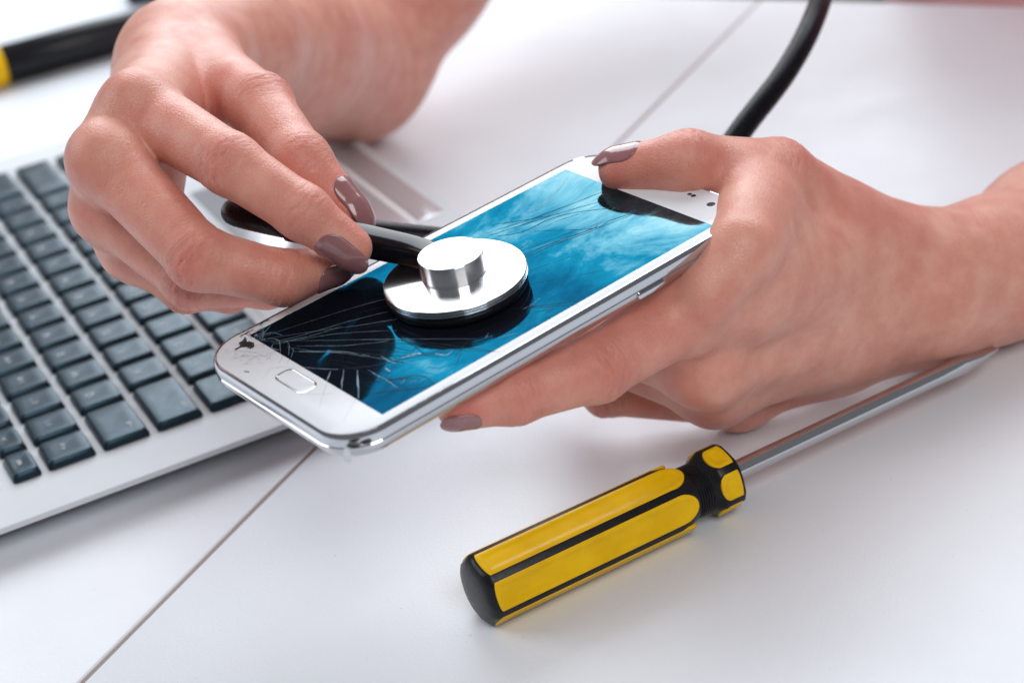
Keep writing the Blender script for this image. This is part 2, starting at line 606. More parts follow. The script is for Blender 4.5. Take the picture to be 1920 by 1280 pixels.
# ------------------------------------------------------------------ phone
PRT = np.array([[0.5620463691887313, 0.8258782996553152, -0.04504345724086631],
                [-0.8270820714607567, 0.5607843908456533, -0.03815906251538825],
                [-0.006255073936248079, 0.058701798458949545, 0.9982559656259196]])
PC = np.array([-5.31, 454.31, 88.59])
PM = frame_mtx(PC, PRT[:, 0], PRT[:, 1], PRT[:, 2])


def ph(px, py, h=0.0):
    """photograph pixel -> point on the phone's glass plane (phone millimetres)"""
    d = M @ np.array([(px - 960) / FPX, (py - 640) / FPX, 1.0])
    o = np.array([0, 0, CAMH])
    n = PRT[:, 2]
    k = ((PC + n * h - o) @ n) / (d @ n)
    return (PRT.T @ (o + d * k - PC))[:2]


phone = empty('phone', PM, 'white smartphone with a cracked screen held over the laptop corner', 'phone')
HX, HY, CR = 36.0, 71.2, 12.5
# chrome frame: rounded side band with a step under the glass
lp = []
for ins, z in ((1.15, -0.25), (0.95, 0.05), (0.6, -0.05), (0.28, -0.55), (0.1, -1.4), (0.0, -2.4), (0.02, -3.0), (0.30, -3.25), (0.30, -3.55),
               (0.05, -3.8), (0.12, -4.6), (0.5, -5.7), (1.1, -6.7), (1.9, -7.4)):
    lp.append(z3(rrect(HX - ins, HY - ins, CR - ins, 12), z))
sharp(mesh_obj('frame', *loft(lp, False, False), 'frame', phone), 40)
lp = []
for ins, z in ((1.9, -7.4), (2.9, -7.9), (5.0, -8.2), (14, -8.5)):
    lp.append(z3(rrect(HX - ins, HY - ins, max(CR - ins, 2), 12), z))
mesh_obj('back_cover', *loft(lp, False, True), 'back', phone)
# white front glass with a rectangular display opening
DX, DY = 31.75, 56.45
out = rrect(HX - 1.2, HY - 1.2, CR - 1.2, 12)
inn = rrect(DX + 0.02, DY + 0.02, 0.25, 12)
lp = [z3(rrect(HX - 1.2, HY - 1.2, CR - 1.2, 12), -0.6), z3(out, -0.12), z3(rrect(HX - 1.5, HY - 1.5, CR - 1.5, 12), 0.0), z3(inn, 0.0), z3(inn, -0.5)]
sharp(mesh_obj('front_bezel', *loft(lp, False, False), 'white', phone), 40)
mesh_obj('display', *loft([z3(rrect(DX, DY, 0.25, 3), -0.5), z3(rrect(DX, DY, 0.25, 3), -0.01)]), 'display', phone, False)
# home button in its chrome ring
hc = (-0.4, -61.4)
lp = [z3(rrect(6.9, 2.95, 2.1, 8, *hc), -0.1), z3(rrect(6.9, 2.95, 2.1, 8, *hc), 0.12), z3(rrect(6.6, 2.65, 1.9, 8, *hc), 0.16), z3(rrect(6.45, 2.5, 1.8, 8, *hc), 0.02)]
hb = sharp(mesh_obj('home_button', *loft([z3(rrect(6.4, 2.45, 1.75, 8, *hc), -0.1), z3(rrect(6.4, 2.45, 1.75, 8, *hc), 0.10), z3(rrect(6.1, 2.15, 1.6, 8, *hc), 0.17)]), 'white', phone), 45)
sharp(mesh_obj('button_ring', *loft(lp, False, False), 'frame', hb), 40)
# camera, sensors, earpiece at the top
for nm, c, r in (('front_camera', ph(1333, 383), 1.25), ('sensor', ph(1300, 367), 0.8), ('sensor', ph(1293, 364), 0.7)):
    V, F = lathe([(0, 0.03), (r * 0.85, 0.03), (r, 0.0)], 28)
    mesh_obj(nm, V + np.array([c[0], c[1], 0]), F, 'dark', phone)
plate('earpiece', -8, 6, 64.6, 66.4, -0.1, 0.06, 'dark', phone, 0.8, 0.05)
# power button on the right-hand side
pb = mesh_obj('power_button', *loft([np.c_[np.full(36, HX - 0.2), rrect(4.9, 0.95, 0.9, 8, 28.6, -5.0)],
                                     np.c_[np.full(36, HX + 0.25), rrect(4.9, 0.95, 0.9, 8, 28.6, -5.0)],
                                     np.c_[np.full(36, HX + 0.45), rrect(4.6, 0.7, 0.65, 8, 28.6, -5.0)]]), 'frame', phone)
sharp(pb, 40)
# cracks: thin raised slivers of glass along the fracture lines
z4 = lambda x, y: ph(400 + x / 6.4, 580 + y / 6.4)
z5 = lambda x, y: ph(980 + x / 4.2675, 260 + y / 4.2675)
z7 = lambda x, y: ph(560 + x / 5.817, 640 + y / 5.817)
z8 = lambda x, y: ph(780 + x / 3.84, 480 + y / 3.84)
ribbon = {'crackd': ([], []), 'crackl': ([], []), 'crackw': ([], [])}


def crack(kind, pts, w=0.10, jit=0.12):
    w = w * (1.7 if kind == 'crackd' else 1.0)
    p = spline([np.r_[q, 0] for q in pts], 6)[:, :2]
    p = p + rng.normal(size=p.shape) * jit * 0.35
    T = np.gradient(p, axis=0)
    T /= np.linalg.norm(T, axis=1)[:, None] + 1e-9
    N = np.c_[-T[:, 1], T[:, 0]]
    V, F = ribbon[kind]
    b = len(V)
    m = len(p)
    for i in range(m):
        ww = w * (0.45 + 0.75 * rng.random()) * (0.35 + 0.65 * math.sin(math.pi * min(1, (i + .6) / m)))
        zz = 0.012 + 0.02 * rng.random()
        V += [(*(p[i] - N[i] * ww), zz), (*(p[i] + N[i] * ww), zz + 0.015)]
        if i:
            k = b + 2 * i
            F.append((k - 2, k - 1, k + 1, k))


D, L, G = 'crackd', 'crackl', 'crackw'
for kind, f, pts, w in (
    (D, z5, [(-300, 760), (0, 665), (150, 615), (400, 520), (700, 400)], .09), (D, z5, [(-250, 770), (0, 690), (250, 610), (700, 480)], .08),
    (D, z5, [(-200, 780), (0, 745), (200, 650), (400, 595), (740, 550)], .11), (D, z5, [(90, 740), (550, 720), (690, 660), (860, 600)], .07),
    (D, z5, [(20, 935), (200, 850), (550, 725), (600, 690)], .09), (D, z5, [(30, 950), (250, 850), (560, 735), (880, 605)], .06),
    (G, z5, [(600, 700), (660, 610), (740, 550)], .05), (G, z5, [(0, 610), (150, 530), (300, 390), (370, 290)], .07),
    (D, z5, [(-250, 690), (0, 655), (300, 600)], .10), (D, z5, [(160, 715), (300, 650), (500, 590)], .05),
    (D, z8, [(0, 470), (400, 400), (700, 375), (1180, 325)], .08), (D, z8, [(0, 490), (500, 400), (1170, 350)], .07),
    (D, z8, [(0, 610), (300, 650), (560, 685)], .08), (D, z8, [(-150, 600), (300, 672), (600, 690)], .06),
    (D, z7, [(0, 50), (400, 90), (830, 140), (1250, 150), (1740, 60)], .09), (L, z7, [(0, 110), (450, 110), (780, 160)], .09),
    (D, z7, [(120, 295), (400, 300), (700, 280), (950, 240), (1300, 160), (1650, 110)], .10), (D, z7, [(680, 460), (1000, 420), (1320, 370), (1480, 460)], .10),
    (D, z7, [(740, 575), (1000, 540), (1400, 500)], .12), (L, z7, [(350, 320), (310, 430)], .16), (L, z7, [(490, 310), (465, 520)], .14),
    (L, z7, [(640, 310), (655, 620)], .20), (D, z7, [(1180, 20), (1270, 60), (1400, 160)], .09), (D, z7, [(1240, 110), (1290, 60)], .08),
    (L, z7, [(900, 160), (980, 210), (1060, 240)], .12), (L, z7, [(1120, 180), (1280, 135), (1340, 140)], .28), (L, z7, [(1480, 130), (1600, 150), (1680, 110)], .16),
    (L, z7, [(760, 310), (860, 370), (960, 420), (1080, 510)], .10), (D, z7, [(900, 410), (1100, 410), (1320, 395)], .09), (L, z7, [(940, 290), (1000, 330)], .2),
    (L, z4, [(700, 400), (1100, 300), (1536, 170), (2100, 20)], .06), (L, z4, [(720, 412), (1200, 310), (1536, 200)], .07),
    (L, z4, [(1000, 442), (1250, 436), (1600, 432), (2100, 380)], .07), (L, z4, [(960, 505), (1250, 510), (1536, 512)], .09),
    (L, z4, [(740, 420), (1000, 370), (1500, 290), (2200, 250)], .05), (D, z4, [(1536, 515), (1900, 560), (2300, 640)], .08),
    (L, z4, [(590, 180), (600, 300), (580, 390)], .06), (L, z4, [(650, 355), (720, 350), (790, 380), (800, 440), (810, 520)], .11),
    (L, z4, [(880, 380), (910, 440), (900, 560)], .07), (L, z4, [(930, 470), (960, 490), (930, 580)], .07), (L, z4, [(540, 360), (620, 270), (690, 190)], .08),
    (L, z4, [(720, 410), (700, 460), (760, 480), (810, 490)], .13), (L, z4, [(840, 400), (900, 375), (1000, 360)], .09),
    (G, z4, [(580, 840), (650, 760), (720, 700), (1100, 690)], .05), (L, z4, [(1080, 695), (1250, 710), (1500, 720)], .09),
    (G, z4, [(480, 440), (560, 425), (620, 430)], .06), (G, z4, [(150, 515), (280, 500), (500, 520), (700, 600)], .07), (G, z4, [(210, 600), (400, 560), (620, 560), (760, 500)], .06),
    (G, z4, [(440, 330), (400, 300), (330, 310)], .08), (G, z4, [(780, 650), (830, 570), (820, 540)], .05), (G, z4, [(880, 660), (910, 600)], .05),
    (G, z7, [(220, 740), (300, 480), (320, 440)], .05), (G, z7, [(480, 880), (620, 620)], .04), (G, z7, [(20, 570), (250, 575), (400, 565)], .04),
):
    crack(kind, [f(*q) for q in pts], w)
imp = ph(466, 640)
for k in range(20):      # long fractures running out from the struck corner across the whole glass
    a = math.radians(-24 + 100 * (k + rng.random() * .8) / 20)
    d_ = np.array([math.cos(a), math.sin(a)])
    r0, r1 = 4 + 14 * rng.random(), 26 + 95 * rng.random()
    q = [imp + d_ * r0]
    for j in range(1, 6):
        r_ = r0 + (r1 - r0) * j / 5
        q.append(imp + d_ * r_ + np.array([-d_[1], d_[0]]) * rng.normal() * 0.012 * r_)
    q = [x for x in q if abs(x[0]) < DX - .4 and abs(x[1]) < DY - .4]
    if len(q) > 2:
        crack('crackd' if k % 3 else 'crackl', q, .05)
        if rng.random() < .7:      # a branch
            b_ = q[len(q) // 2]
            a2 = a + rng.choice([-1, 1]) * (0.25 + .4 * rng.random())
            e_ = b_ + np.array([math.cos(a2), math.sin(a2)]) * (5 + 14 * rng.random())
            if abs(e_[0]) < DX - .4 and abs(e_[1]) < DY - .4:
                crack('crackd', [b_, (b_ + e_) / 2 + rng.normal(size=2) * .3, e_], .045)
for k in range(26):      # splinters along the near edge
    c = np.array([DX - 1 - 9 * rng.random() ** 2, -50 + 55 * rng.random()])
    a = rng.normal() * .5 + 1.35
    e_ = c + np.array([math.cos(a), math.sin(a)]) * (1.5 + 6 * rng.random())
    if abs(e_[0]) < DX - .3:
        crack('crackd' if k % 2 else 'crackl', [c, (c + e_) / 2 + rng.normal(size=2) * .25, e_], .05)
for kind, pts, w in ((D, [(300, 300), (430, 235), (600, 150), (850, 5)], .13), (D, [(490, 265), (700, 180), (900, 65), (1120, -40)], .09), (D, [(560, 190), (600, 150), (690, 125)], .2),
                     (D, [(330, 320), (400, 285), (470, 245)], .22), (G, [(470, 200), (480, 260), (440, 290)], .1), (G, [(580, 170), (575, 200), (560, 230)], .08)):
    crack(kind, [z4(*q) for q in pts], w)
for k in range(46):      # crazed corner
    c = np.array([-23.5, -62.5]) + rng.normal(size=2) * np.array([5.5, 2.6])
    if c[0] < -31 or c[1] < -68 or c[1] > -57.5:
        continue
    a = rng.random() * math.pi
    l = 0.8 + 2.2 * rng.random()
    b = c + l * np.array([math.cos(a), math.sin(a)])
    crack('crackw', [c, (c + b) / 2 + rng.normal(size=2) * .25, b], .05)
for k in range(16):
    a = math.radians(-35 + 75 * rng.random())
    c = ph(470, 633) + np.array([math.cos(a + .9), math.sin(a + .9)]) * (2 + 5 * rng.random())
    if abs(c[0]) < DX and c[1] > -DY:
        crack('crackl', [c, c + rng.normal(size=2) * 0.8, c + rng.normal(size=2) * 1.5], .06)
for kind, nm in ((D, 'crack_lines'), (L, 'crack_glints'), (G, 'crack_hairlines')):
    tag(mesh_obj(nm, ribbon[kind][0], ribbon[kind][1], kind, phone, False), kind='stuff')
hole = [z4(*q) for q in ((250, 480), (320, 440), (305, 400), (350, 372), (380, 330), (400, 350), (402, 388), (430, 382), (490, 400), (492, 450), (440, 475), (400, 452), (330, 457), (270, 490))]
mesh_obj('glass_hole', *loft([z3(np.array(hole), 0.03), z3(np.array(hole).mean(0) + (np.array(hole) - np.array(hole).mean(0)) * .7, 0.012)], False, True), 'dark', phone, False)
SV, SF = [], []
for k in range(26):      # loose crumbs of glass round the hole and along the edge
    c = z4(395 + rng.normal() * 60, 300 + rng.normal() * 45) if k < 18 else z4(410 + rng.normal() * 22, 745 + rng.normal() * 14)
    r = 0.18 + 0.3 * rng.random()
    b = len(SV)
    for j in range(4):
        a = j * math.pi / 2 + rng.random()
        SV.append((c[0] + r * math.cos(a), c[1] + r * math.sin(a), 0.02))
    SV.append((c[0] + rng.normal() * .1, c[1] + rng.normal() * .1, 0.12 + .15 * rng.random()))
    SF += [(b + j, b + (j + 1) % 4, b + 4) for j in range(4)]
tag(mesh_obj('glass_crumbs', SV, SF, 'crackw', phone, False), kind='stuff')
lp = []
t18 = np.linspace(0, 2 * math.pi, 18, endpoint=False)
for k, (q, rr) in enumerate((((32.2, -68.2, -2.6), 1.1), ((33.0, -69.0, -3.4), 1.5), ((33.7, -69.4, -4.4), 1.35), ((33.9, -69.5, -5.2), 0.95), ((33.9, -69.3, -5.8), 0.4))):
    lp.append(np.array([(q[0] + rr * math.cos(t) * (1 + .18 * math.sin(3 * t + k)), q[1] + rr * .55 * math.sin(t) + .15 * math.cos(2 * t + k), q[2] + .75 * rr * math.sin(t) * (1 + .2 * math.cos(4 * t + 2 * k))) for t in t18]))
sharp(mesh_obj('broken_corner', *loft(lp), 'white', phone), 45)
for q, sx_, sz_ in (((34.6, -67.6, -1.9), 1.5, .45), ((35.2, -64.5, -2.4), 1.2, .35), ((-30.5, -67.0, -1.6), 1.4, .4)):
    n_ = np.array([math.copysign(.72, q[0]), -.69, 0]); t_ = np.array([-n_[1], n_[0], 0])
    ol = [np.array(q) + n_ * .0 + t_ * sx_ * math.cos(t) * (1 + .3 * math.sin(3 * t)) + np.array([0, 0, sz_ * math.sin(t)]) for t in t18]
    mesh_obj('frame_chip', *loft([np.array(ol) - n_ * .9, np.array(ol) + n_ * .12]), 'dark', phone, False)

# ------------------------------------------------------------------ stethoscope
sc = ph(852, 513, 6.0)
SO = PC + PRT @ np.array([sc[0], sc[1], 0.05])
SM = frame_mtx(SO, PRT[:, 0], PRT[:, 1], PRT[:, 2])
st = empty('stethoscope', SM, 'black tubed stethoscope with polished steel chest piece on the cracked screen', 'stethoscope')


def sl(p):
    return (np.atleast_2d(p) - SO) @ PRT


mesh_obj('diaphragm_ring', *lathe([(0, 0.1), (16.5, 0.1), (18.6, 0.35), (19.2, 1.1), (19.3, 2.0), (18.8, 2.9), (17.8, 3.25), (0, 3.25)], 96), 'rubber', st)
disc = sharp(mesh_obj('chest_piece', *lathe([(0, 3.0), (18.4, 3.0), (19.2, 3.3), (19.55, 3.6), (19.6, 3.85), (19.3, 3.95), (19.3, 4.1), (19.6, 4.2), (19.6, 4.6), (19.3, 4.7),
                                            (19.3, 4.85), (19.6, 4.95), (19.6, 5.45), (19.4, 5.65), (18.9, 5.75), (9.0, 6.35), (8.9, 6.36), (0, 6.36)], 128), 'steel', st), 30)
sharp(mesh_obj('knob', *lathe([(8.6, 6.2), (8.75, 6.5), (8.95, 6.75), (8.95, 12.0), (8.8, 12.25), (8.6, 12.32), (0, 12.34)], 96), 'knob', st), 30)
kp = SO + PRT @ np.array([0, 0, 8.6])
stem_path = spline([kp + (at(778, 472, 508) - kp) * 0.3, at(778, 472, 508), at(700, 455, 513), at(600, 433, 520), at(545, 421, 526)], 8)
n = 28
ang = np.linspace(0, 2 * math.pi, n, endpoint=False)
lp = []
T = np.gradient(stem_path, axis=0)
T /= np.linalg.norm(T, axis=1)[:, None]
for i, p in enumerate(stem_path):
    side = np.cross(T[i], PRT[:, 2]); side /= np.linalg.norm(side)
    upv = np.cross(side, T[i])
    ca, sa = np.cos(ang), np.sin(ang)
    e = 0.5
    a_ = np.sign(ca) * np.abs(ca) ** e
    b_ = np.sign(sa) * np.abs(sa) ** e
    k = i / (len(stem_path) - 1)
    w_, h_ = 3.5 + .5 * k, 3.3 + .9 * min(1, k * 1.6)
    lp.append(p + np.outer(a_ * w_, side) + np.outer(b_ * h_, upv))
V, F = loft(lp)
mesh_obj('stem', sl(V), F, 'stem', st)
tpath = spline([at(575, 427, 524), at(520, 417, 530), at(465, 405, 538), at(443, 399, 546), at(446, 398, 556), at(500, 412, 568), at(600, 432, 580), at(700, 437, 588), at(850, 452, 594),
                at(1050, 470, 600), at(1230, 420, 610), at(1335, 318, 622), at(1400, 231, 632), at(1470, 140, 645), at(1520, 50, 662), at(1548, -40, 690), at(1555, -160, 730)], 10)
V, F = tube(tpath, 4.05, 24)
mesh_obj('tubing', sl(V), F, 'rubber', st)

# ------------------------------------------------------------------ screwdriver in front
HR = 10.7
A0, A1 = onz(888, 1113, HR), onz(1868, 652, HR)
ax = (A1 - A0) / np.linalg.norm(A1 - A0)
LT = np.linalg.norm(A1 - A0)
LH = (onz(1374, 897, HR) - A0) @ ax
sx = np.cross([0, 0, 1.0], ax); sx /= np.linalg.norm(sx)


def hexr(R, th, flat=0.93, ph0=0.0):
    d = (th - ph0 + math.pi / 6) % (math.pi / 3) - math.pi / 6
    return np.minimum(R, R * flat / np.cos(d))


def screwdriver(mtx, label, LH, LT, HR, phase, flip=False):
    sd_ = empty('screwdriver', mtx, label, 'screwdriver')
    th = np.linspace(0, 2 * math.pi, 144, endpoint=False)
    prof = [(0.0, 0.02, 1), (0.06, 0.30, 1), (0.3, 0.62, 1), (0.9, 0.82, .98), (1.7, 0.93, .95), (2.6, 0.985, .935), (3.4, 1.0, .93), (0.73 * LH, 1.0, .93), (0.775 * LH, 0.93, .95), (0.81 * LH, 0.80, .98), (0.825 * LH, 0.745, 1)]
    x = 0.825
    for k in range(6):
        prof += [(LH * (x + .001), .745, 1), (LH * (x + .003), .715, 1), (LH * (x + .006), .715, 1), (LH * (x + .008), .745, 1)]
        x += 0.0098
    prof += [(LH * .886, .76, 1), (LH * .900, .84, .97), (LH * .912, .93, .93), (LH * .918, .95, .93), (LH * .985, .95, .93), (LH * .994, .92, .95), (LH * 1.0, .82, 1), (LH * 1.003, .5, 1), (LH * 1.0035, .1, 1)]
    lp = []
    for s, r, fl in prof:
        rr = hexr(HR * r, th, fl, phase)
        lp.append(np.c_[rr * np.cos(th), rr * np.sin(th), np.full(len(th), s)])
    sharp(mesh_obj('handle', *loft(lp), 'blackgrip', sd_), 40)
    apo = HR * .93

    def pad(name, a, s0, s1, hw, rad0, rad1, apo=apo):
        p = []
        for k in range(13):
            q = math.pi * k / 12
            p.append((s1 - rad1 + rad1 * math.sin(q), hw * math.cos(q)))
        for k in range(9):
            q = math.pi * k / 8
            p.append((s0 + rad0 - rad0 * math.sin(q), -hw * math.cos(q)))
        p = np.array(p)
        cs = p.mean(0)
        n = np.array([math.cos(a), math.sin(a)])
        t = np.array([-math.sin(a), math.cos(a)])

        def lift(q, h, crown):
            hh = h - crown * (q[:, 1] / hw) ** 2
            return np.c_[np.outer(hh, n) + np.outer(q[:, 1], t), q[:, 0]]
        half = (s1 - s0) / 2
        mid = (s0 + s1) / 2
        ins = lambda k: np.c_[mid + (p[:, 0] - mid) * (1 - min(k, half * .9) / half), p[:, 1] * (1 - k / hw)]
        # ring + ridge lines so that the pad has a faint moulded step along its length
        lp = [lift(p, apo - .9, .2), lift(p, apo + .12, .2), lift(ins(.18), apo + .25, .2), lift(ins(1.35), apo + .27, .2), lift(ins(1.5), apo + .13, .2), lift(ins(hw * .7), apo + .10, .1)]
        return sharp(mesh_obj(name, *loft(lp), 'yellow', sd_), 50)
    for k in range(6):
        a = phase + k * math.pi / 3
        pad('grip_panel', a, 2.3, LH * .805, 4.3, 0.8, 6.0)
        pad('collar_pad', a, LH * .905, LH * .986, 4.0, 2.2, 0.5, HR * .95 * .93)
    lp = []
    R = 2.85
    t2 = np.linspace(0, 2 * math.pi, 32, endpoint=False)
    ends = [(LH - 3, R, R), (LT - 24, R, R), (LT - 15, R * 1.0, R), (LT - 13.5, R * .98, R * .84), (LT - 8, R * .86, R * .50), (LT - 2, R * .55, R * .20), (LT - .3, R * .42, R * .14), (LT, R * .36, R * .08)]
    for s, a, b in ends:
        e = 1.0 if s < LT - 16 else 0.55
        ca, sa = np.cos(t2), np.sin(t2)
        lp.append(np.c_[np.sign(ca) * np.abs(ca) ** e * a, np.sign(sa) * np.abs(sa) ** e * b, np.full(32, s)])
    sharp(mesh_obj('shaft', *loft(lp), 'shaft', sd_), 25)
    return sd_


sy = np.cross(ax, sx)
screwdriver(frame_mtx(A0, sx, sy, ax), 'yellow and black screwdriver with a steel shaft lying beside the wrist', LH, LT, HR, math.radians(44))

# ------------------------------------------------------------------ things in the blurred background
B0, B1 = onz(6, 122, 10.3), onz(222, 62, 10.3)
bx = (B1 - B0) / np.linalg.norm(B1 - B0)
bs = np.cross([0, 0, 1.0], bx); bs /= np.linalg.norm(bs)
tl = empty('tool_handle', frame_mtx(B0, bs, np.cross(bx, bs), bx), 'blurred black tool handle with a yellow end behind the hand', 'tool')
mesh_obj('grip', *lathe([(0, 0), (9.6, 0), (10.2, 0.6), (10.2, 50), (9.6, 66), (9.2, 90), (8.0, 96), (0, 97)], 40), 'blackgrip', tl)
mesh_obj('end_cap', *lathe([(0, -60), (8, -60), (10.5, -57), (11.2, -40), (11.2, -1.5), (10.4, -0.05), (0, -0.05)], 40), 'yellow', tl)
mesh_obj('shaft', *lathe([(0, 95), (3.2, 95), (3.2, 150), (0, 150.5)], 24), 'shaft', tl)
N0 = onz(238, 13, 0)
nx = cdir(1, -0.02, 0); nx[2] = 0; nx /= np.linalg.norm(nx)
ny = np.array([-nx[1], nx[0], 0])
nv = empty('wallet_case', frame_mtx(N0, nx, ny, (0, 0, 1)), 'dark navy flat case with rounded corner, cut by the top edge', 'case')
plate('case_body', 0, 66, 0, 110, 0.3, 9, 'navy', nv, 6, 2)
plate('case_lid', 0.5, 65.5, 0.5, 109.5, 9.1, 11.5, 'navy', nv, 6, 1.2)


# ------------------------------------------------------------------ person: hands as one smooth skin per arm
def smin(a, b, k):
    h = np.maximum(k - np.abs(a - b), 0) / k
    return np.minimum(a, b) - h * h * k * 0.25


def rcone(P, a, ra, b, rb):
    ba = b - a
    l2 = ba @ ba
    rr = ra - rb
    a2 = l2 - rr * rr
    if a2 <= 1e-6:
        return np.sqrt(((P - a) ** 2).sum(-1)) - max(ra, rb)
    il2 = 1.0 / l2
    pa = P - a
    y = pa @ ba
    z = y - l2
    x2 = ((pa * l2 - y[..., None] * ba) ** 2).sum(-1)
    y2 = y * y * l2
    z2 = z * z * l2
    k = math.copysign(1, rr) * rr * rr * x2 if rr != 0 else np.zeros_like(x2)
    d = (np.sqrt(x2 * a2 * il2) + y * rr) * il2 - ra
    c1 = np.sign(z) * a2 * z2 > k
    c2 = np.sign(y) * a2 * y2 < k
    d = np.where(c2, np.sqrt(x2 + y2) * il2 - ra, d)
    d = np.where(c1, np.sqrt(x2 + z2) * il2 - rb, d)
    return d


class Field:
    def __init__(s, lo, hi, h):
        s.lo, s.h = np.asarray(lo, float), h
        s.n = np.ceil((np.asarray(hi) - s.lo) / h).astype(int) + 1
        s.F = np.full(s.n, 60.0, np.float32)

    def box(s, pts, rad):
        pts = np.array(pts)
        lo = np.clip(np.floor((pts.min(0) - rad - s.lo) / s.h).astype(int), 0, s.n)
        hi = np.clip(np.ceil((pts.max(0) + rad - s.lo) / s.h).astype(int) + 1, 0, s.n)
        return lo, hi

    def grid(s, lo, hi):
        g = [s.lo[i] + s.h * np.arange(lo[i], hi[i]) for i in range(3)]
        return np.stack(np.meshgrid(*g, indexing='ij'), -1)

    def chain(s, segs, k_in, k_out):
        """segs: list of (a, ra, b, rb) blended together with k_in, then merged into the field with k_out"""
        pts = [q for sg in segs for q in (sg[0], sg[2])]
        lo, hi = s.box(pts, max(max(sg[1], sg[3]) for sg in segs) + 9)
        if np.any(hi <= lo):
            return
        loc = np.full(hi - lo, 60.0)
        for a, ra, b, rb in segs:
            l2, h2 = s.box([a, b], max(ra, rb) + 9)
            if np.any(h2 <= l2):
                continue
            d = rcone(s.grid(l2, h2), np.asarray(a, float), ra, np.asarray(b, float), rb)
            sl_ = tuple(slice(l2[i] - lo[i], h2[i] - lo[i]) for i in range(3))
            loc[sl_] = smin(loc[sl_], d, k_in)
        sl_ = tuple(slice(lo[i], hi[i]) for i in range(3))
        s.F[sl_] = smin(s.F[sl_], loc, k_out)

    def mesh(s, smooth=3):
        F = s.F
        n = F.shape
        ins = F < 0
        mixed = np.zeros(tuple(x - 1 for x in n), np.int8)
        for c in np.ndindex(2, 2, 2):
            mixed += ins[tuple(slice(c[i], n[i] - 1 + c[i]) for i in range(3))]
        act = np.argwhere((mixed > 0) & (mixed < 8))
        idx = np.full(mixed.shape, -1, np.int64)
        idx[tuple(act.T)] = np.arange(len(act))
        acc = np.zeros((len(act), 3))
        cnt = np.zeros(len(act))
        cs = list(np.ndindex(2, 2, 2))
        val = {c: F[tuple((act + c).T)] for c in cs}
        for c in cs:
            for ax_ in range(3):
                if c[ax_] == 0:
                    d = list(c); d[ax_] = 1; d = tuple(d)
                    va, vb = val[c], val[d]
                    cr = (va < 0) != (vb < 0)
                    t = np.where(cr, va / (va - vb + 1e-12), 0)
                    p = np.array(c, float)[None].repeat(len(act), 0)
                    p[:, ax_] += t
                    acc[cr] += p[cr]
                    cnt[cr] += 1
        V = s.lo + s.h * (act + acc / cnt[:, None])
        quads = []
        for ax_ in range(3):
            o1, o2 = (ax_ + 1) % 3, (ax_ + 2) % 3
            a = [slice(None)] * 3; b = [slice(None)] * 3
            a[ax_] = slice(0, -1); b[ax_] = slice(1, None)
            A, B = ins[tuple(a)], ins[tuple(b)]
            e = np.argwhere(A != B)
            e = e[(e[:, o1] > 0) & (e[:, o2] > 0) & (e[:, o1] < n[o1] - 1) & (e[:, o2] < n[o2] - 1)]
            sgn = A[tuple(e.T)]
            q = []
            for d1, d2 in ((0, 0), (-1, 0), (-1, -1), (0, -1)):
                f_ = e.copy(); f_[:, o1] += d1; f_[:, o2] += d2
                q.append(idx[tuple(f_.T)])
            q = np.stack(q, 1)
            q[sgn] = q[sgn]
            q[~sgn] = q[~sgn][:, ::-1]
            quads.append(q)
        Q = np.vstack(quads)
        Q = Q[(Q >= 0).all(1)]
        i = Q[:, [0, 1, 2, 3]].ravel(); j = Q[:, [1, 2, 3, 0]].ravel()
        for _ in range(smooth):
            acc = np.zeros_like(V); c = np.zeros(len(V))
            for k_ in range(3):
                acc[:, k_] = np.bincount(i, V[j, k_], len(V)) + np.bincount(j, V[i, k_], len(V))
            c = np.bincount(i, minlength=len(V)) + np.bincount(j, minlength=len(V))
            V = 0.4 * V + 0.6 * acc / np.maximum(c, 1)[:, None]
        for _ in range(2):      # settle the vertices exactly on the skin surface
            g = np.clip((V - s.lo) / s.h, 0, np.array(n) - 1.001)
            b = g.astype(int); w = g - b
            val_ = np.zeros(len(V))
            for c in cs:
                k_ = np.prod([w[:, a_] if c[a_] else 1 - w[:, a_] for a_ in range(3)], 0)
                val_ += k_ * F[b[:, 0] + c[0], b[:, 1] + c[1], b[:, 2] + c[2]]
            V = V - vnormals(V, Q) * np.clip(val_, -s.h, s.h)[:, None]
        return V, Q


def vnormals(V, Q):
    fn = np.cross(V[Q[:, 2]] - V[Q[:, 0]], V[Q[:, 3]] - V[Q[:, 1]])
    N = np.zeros_like(V)
    for c in range(4):
        for k in range(3):
            N[:, k] += np.bincount(Q[:, c], fn[:, k], len(V))
    return N / (np.linalg.norm(N, axis=1)[:, None] + 1e-12)


PO = np.array([330.0, 900.0, 0.0])     # the person's base


def np_mesh(name, V, Q, m, parent, attrs=None):
    me = bpy.data.meshes.new(name)
    me.vertices.add(len(V))
    me.vertices.foreach_set('co', ((V - PO) * MM).astype(np.float32).ravel())
    me.loops.add(Q.size)
    me.loops.foreach_set('vertex_index', Q.ravel().astype(np.int32))
    me.polygons.add(len(Q))
    me.polygons.foreach_set('loop_start', np.arange(0, Q.size, 4, dtype=np.int32))
    me.polygons.foreach_set('use_smooth', np.ones(len(Q), bool))
    me.update(calc_edges=True)
    for k, v in (attrs or {}).items():
        if v.ndim == 2:
            me.attributes.new(k, 'FLOAT_VECTOR', 'POINT').data.foreach_set('vector', v.astype(np.float32).ravel())
        else:
            me.attributes.new(k, 'FLOAT', 'POINT').data.foreach_set('value', v.astype(np.float32))
    me.materials.append(MAT[m])
    me.validate()
    return link(bpy.data.objects.new(name, me), parent)


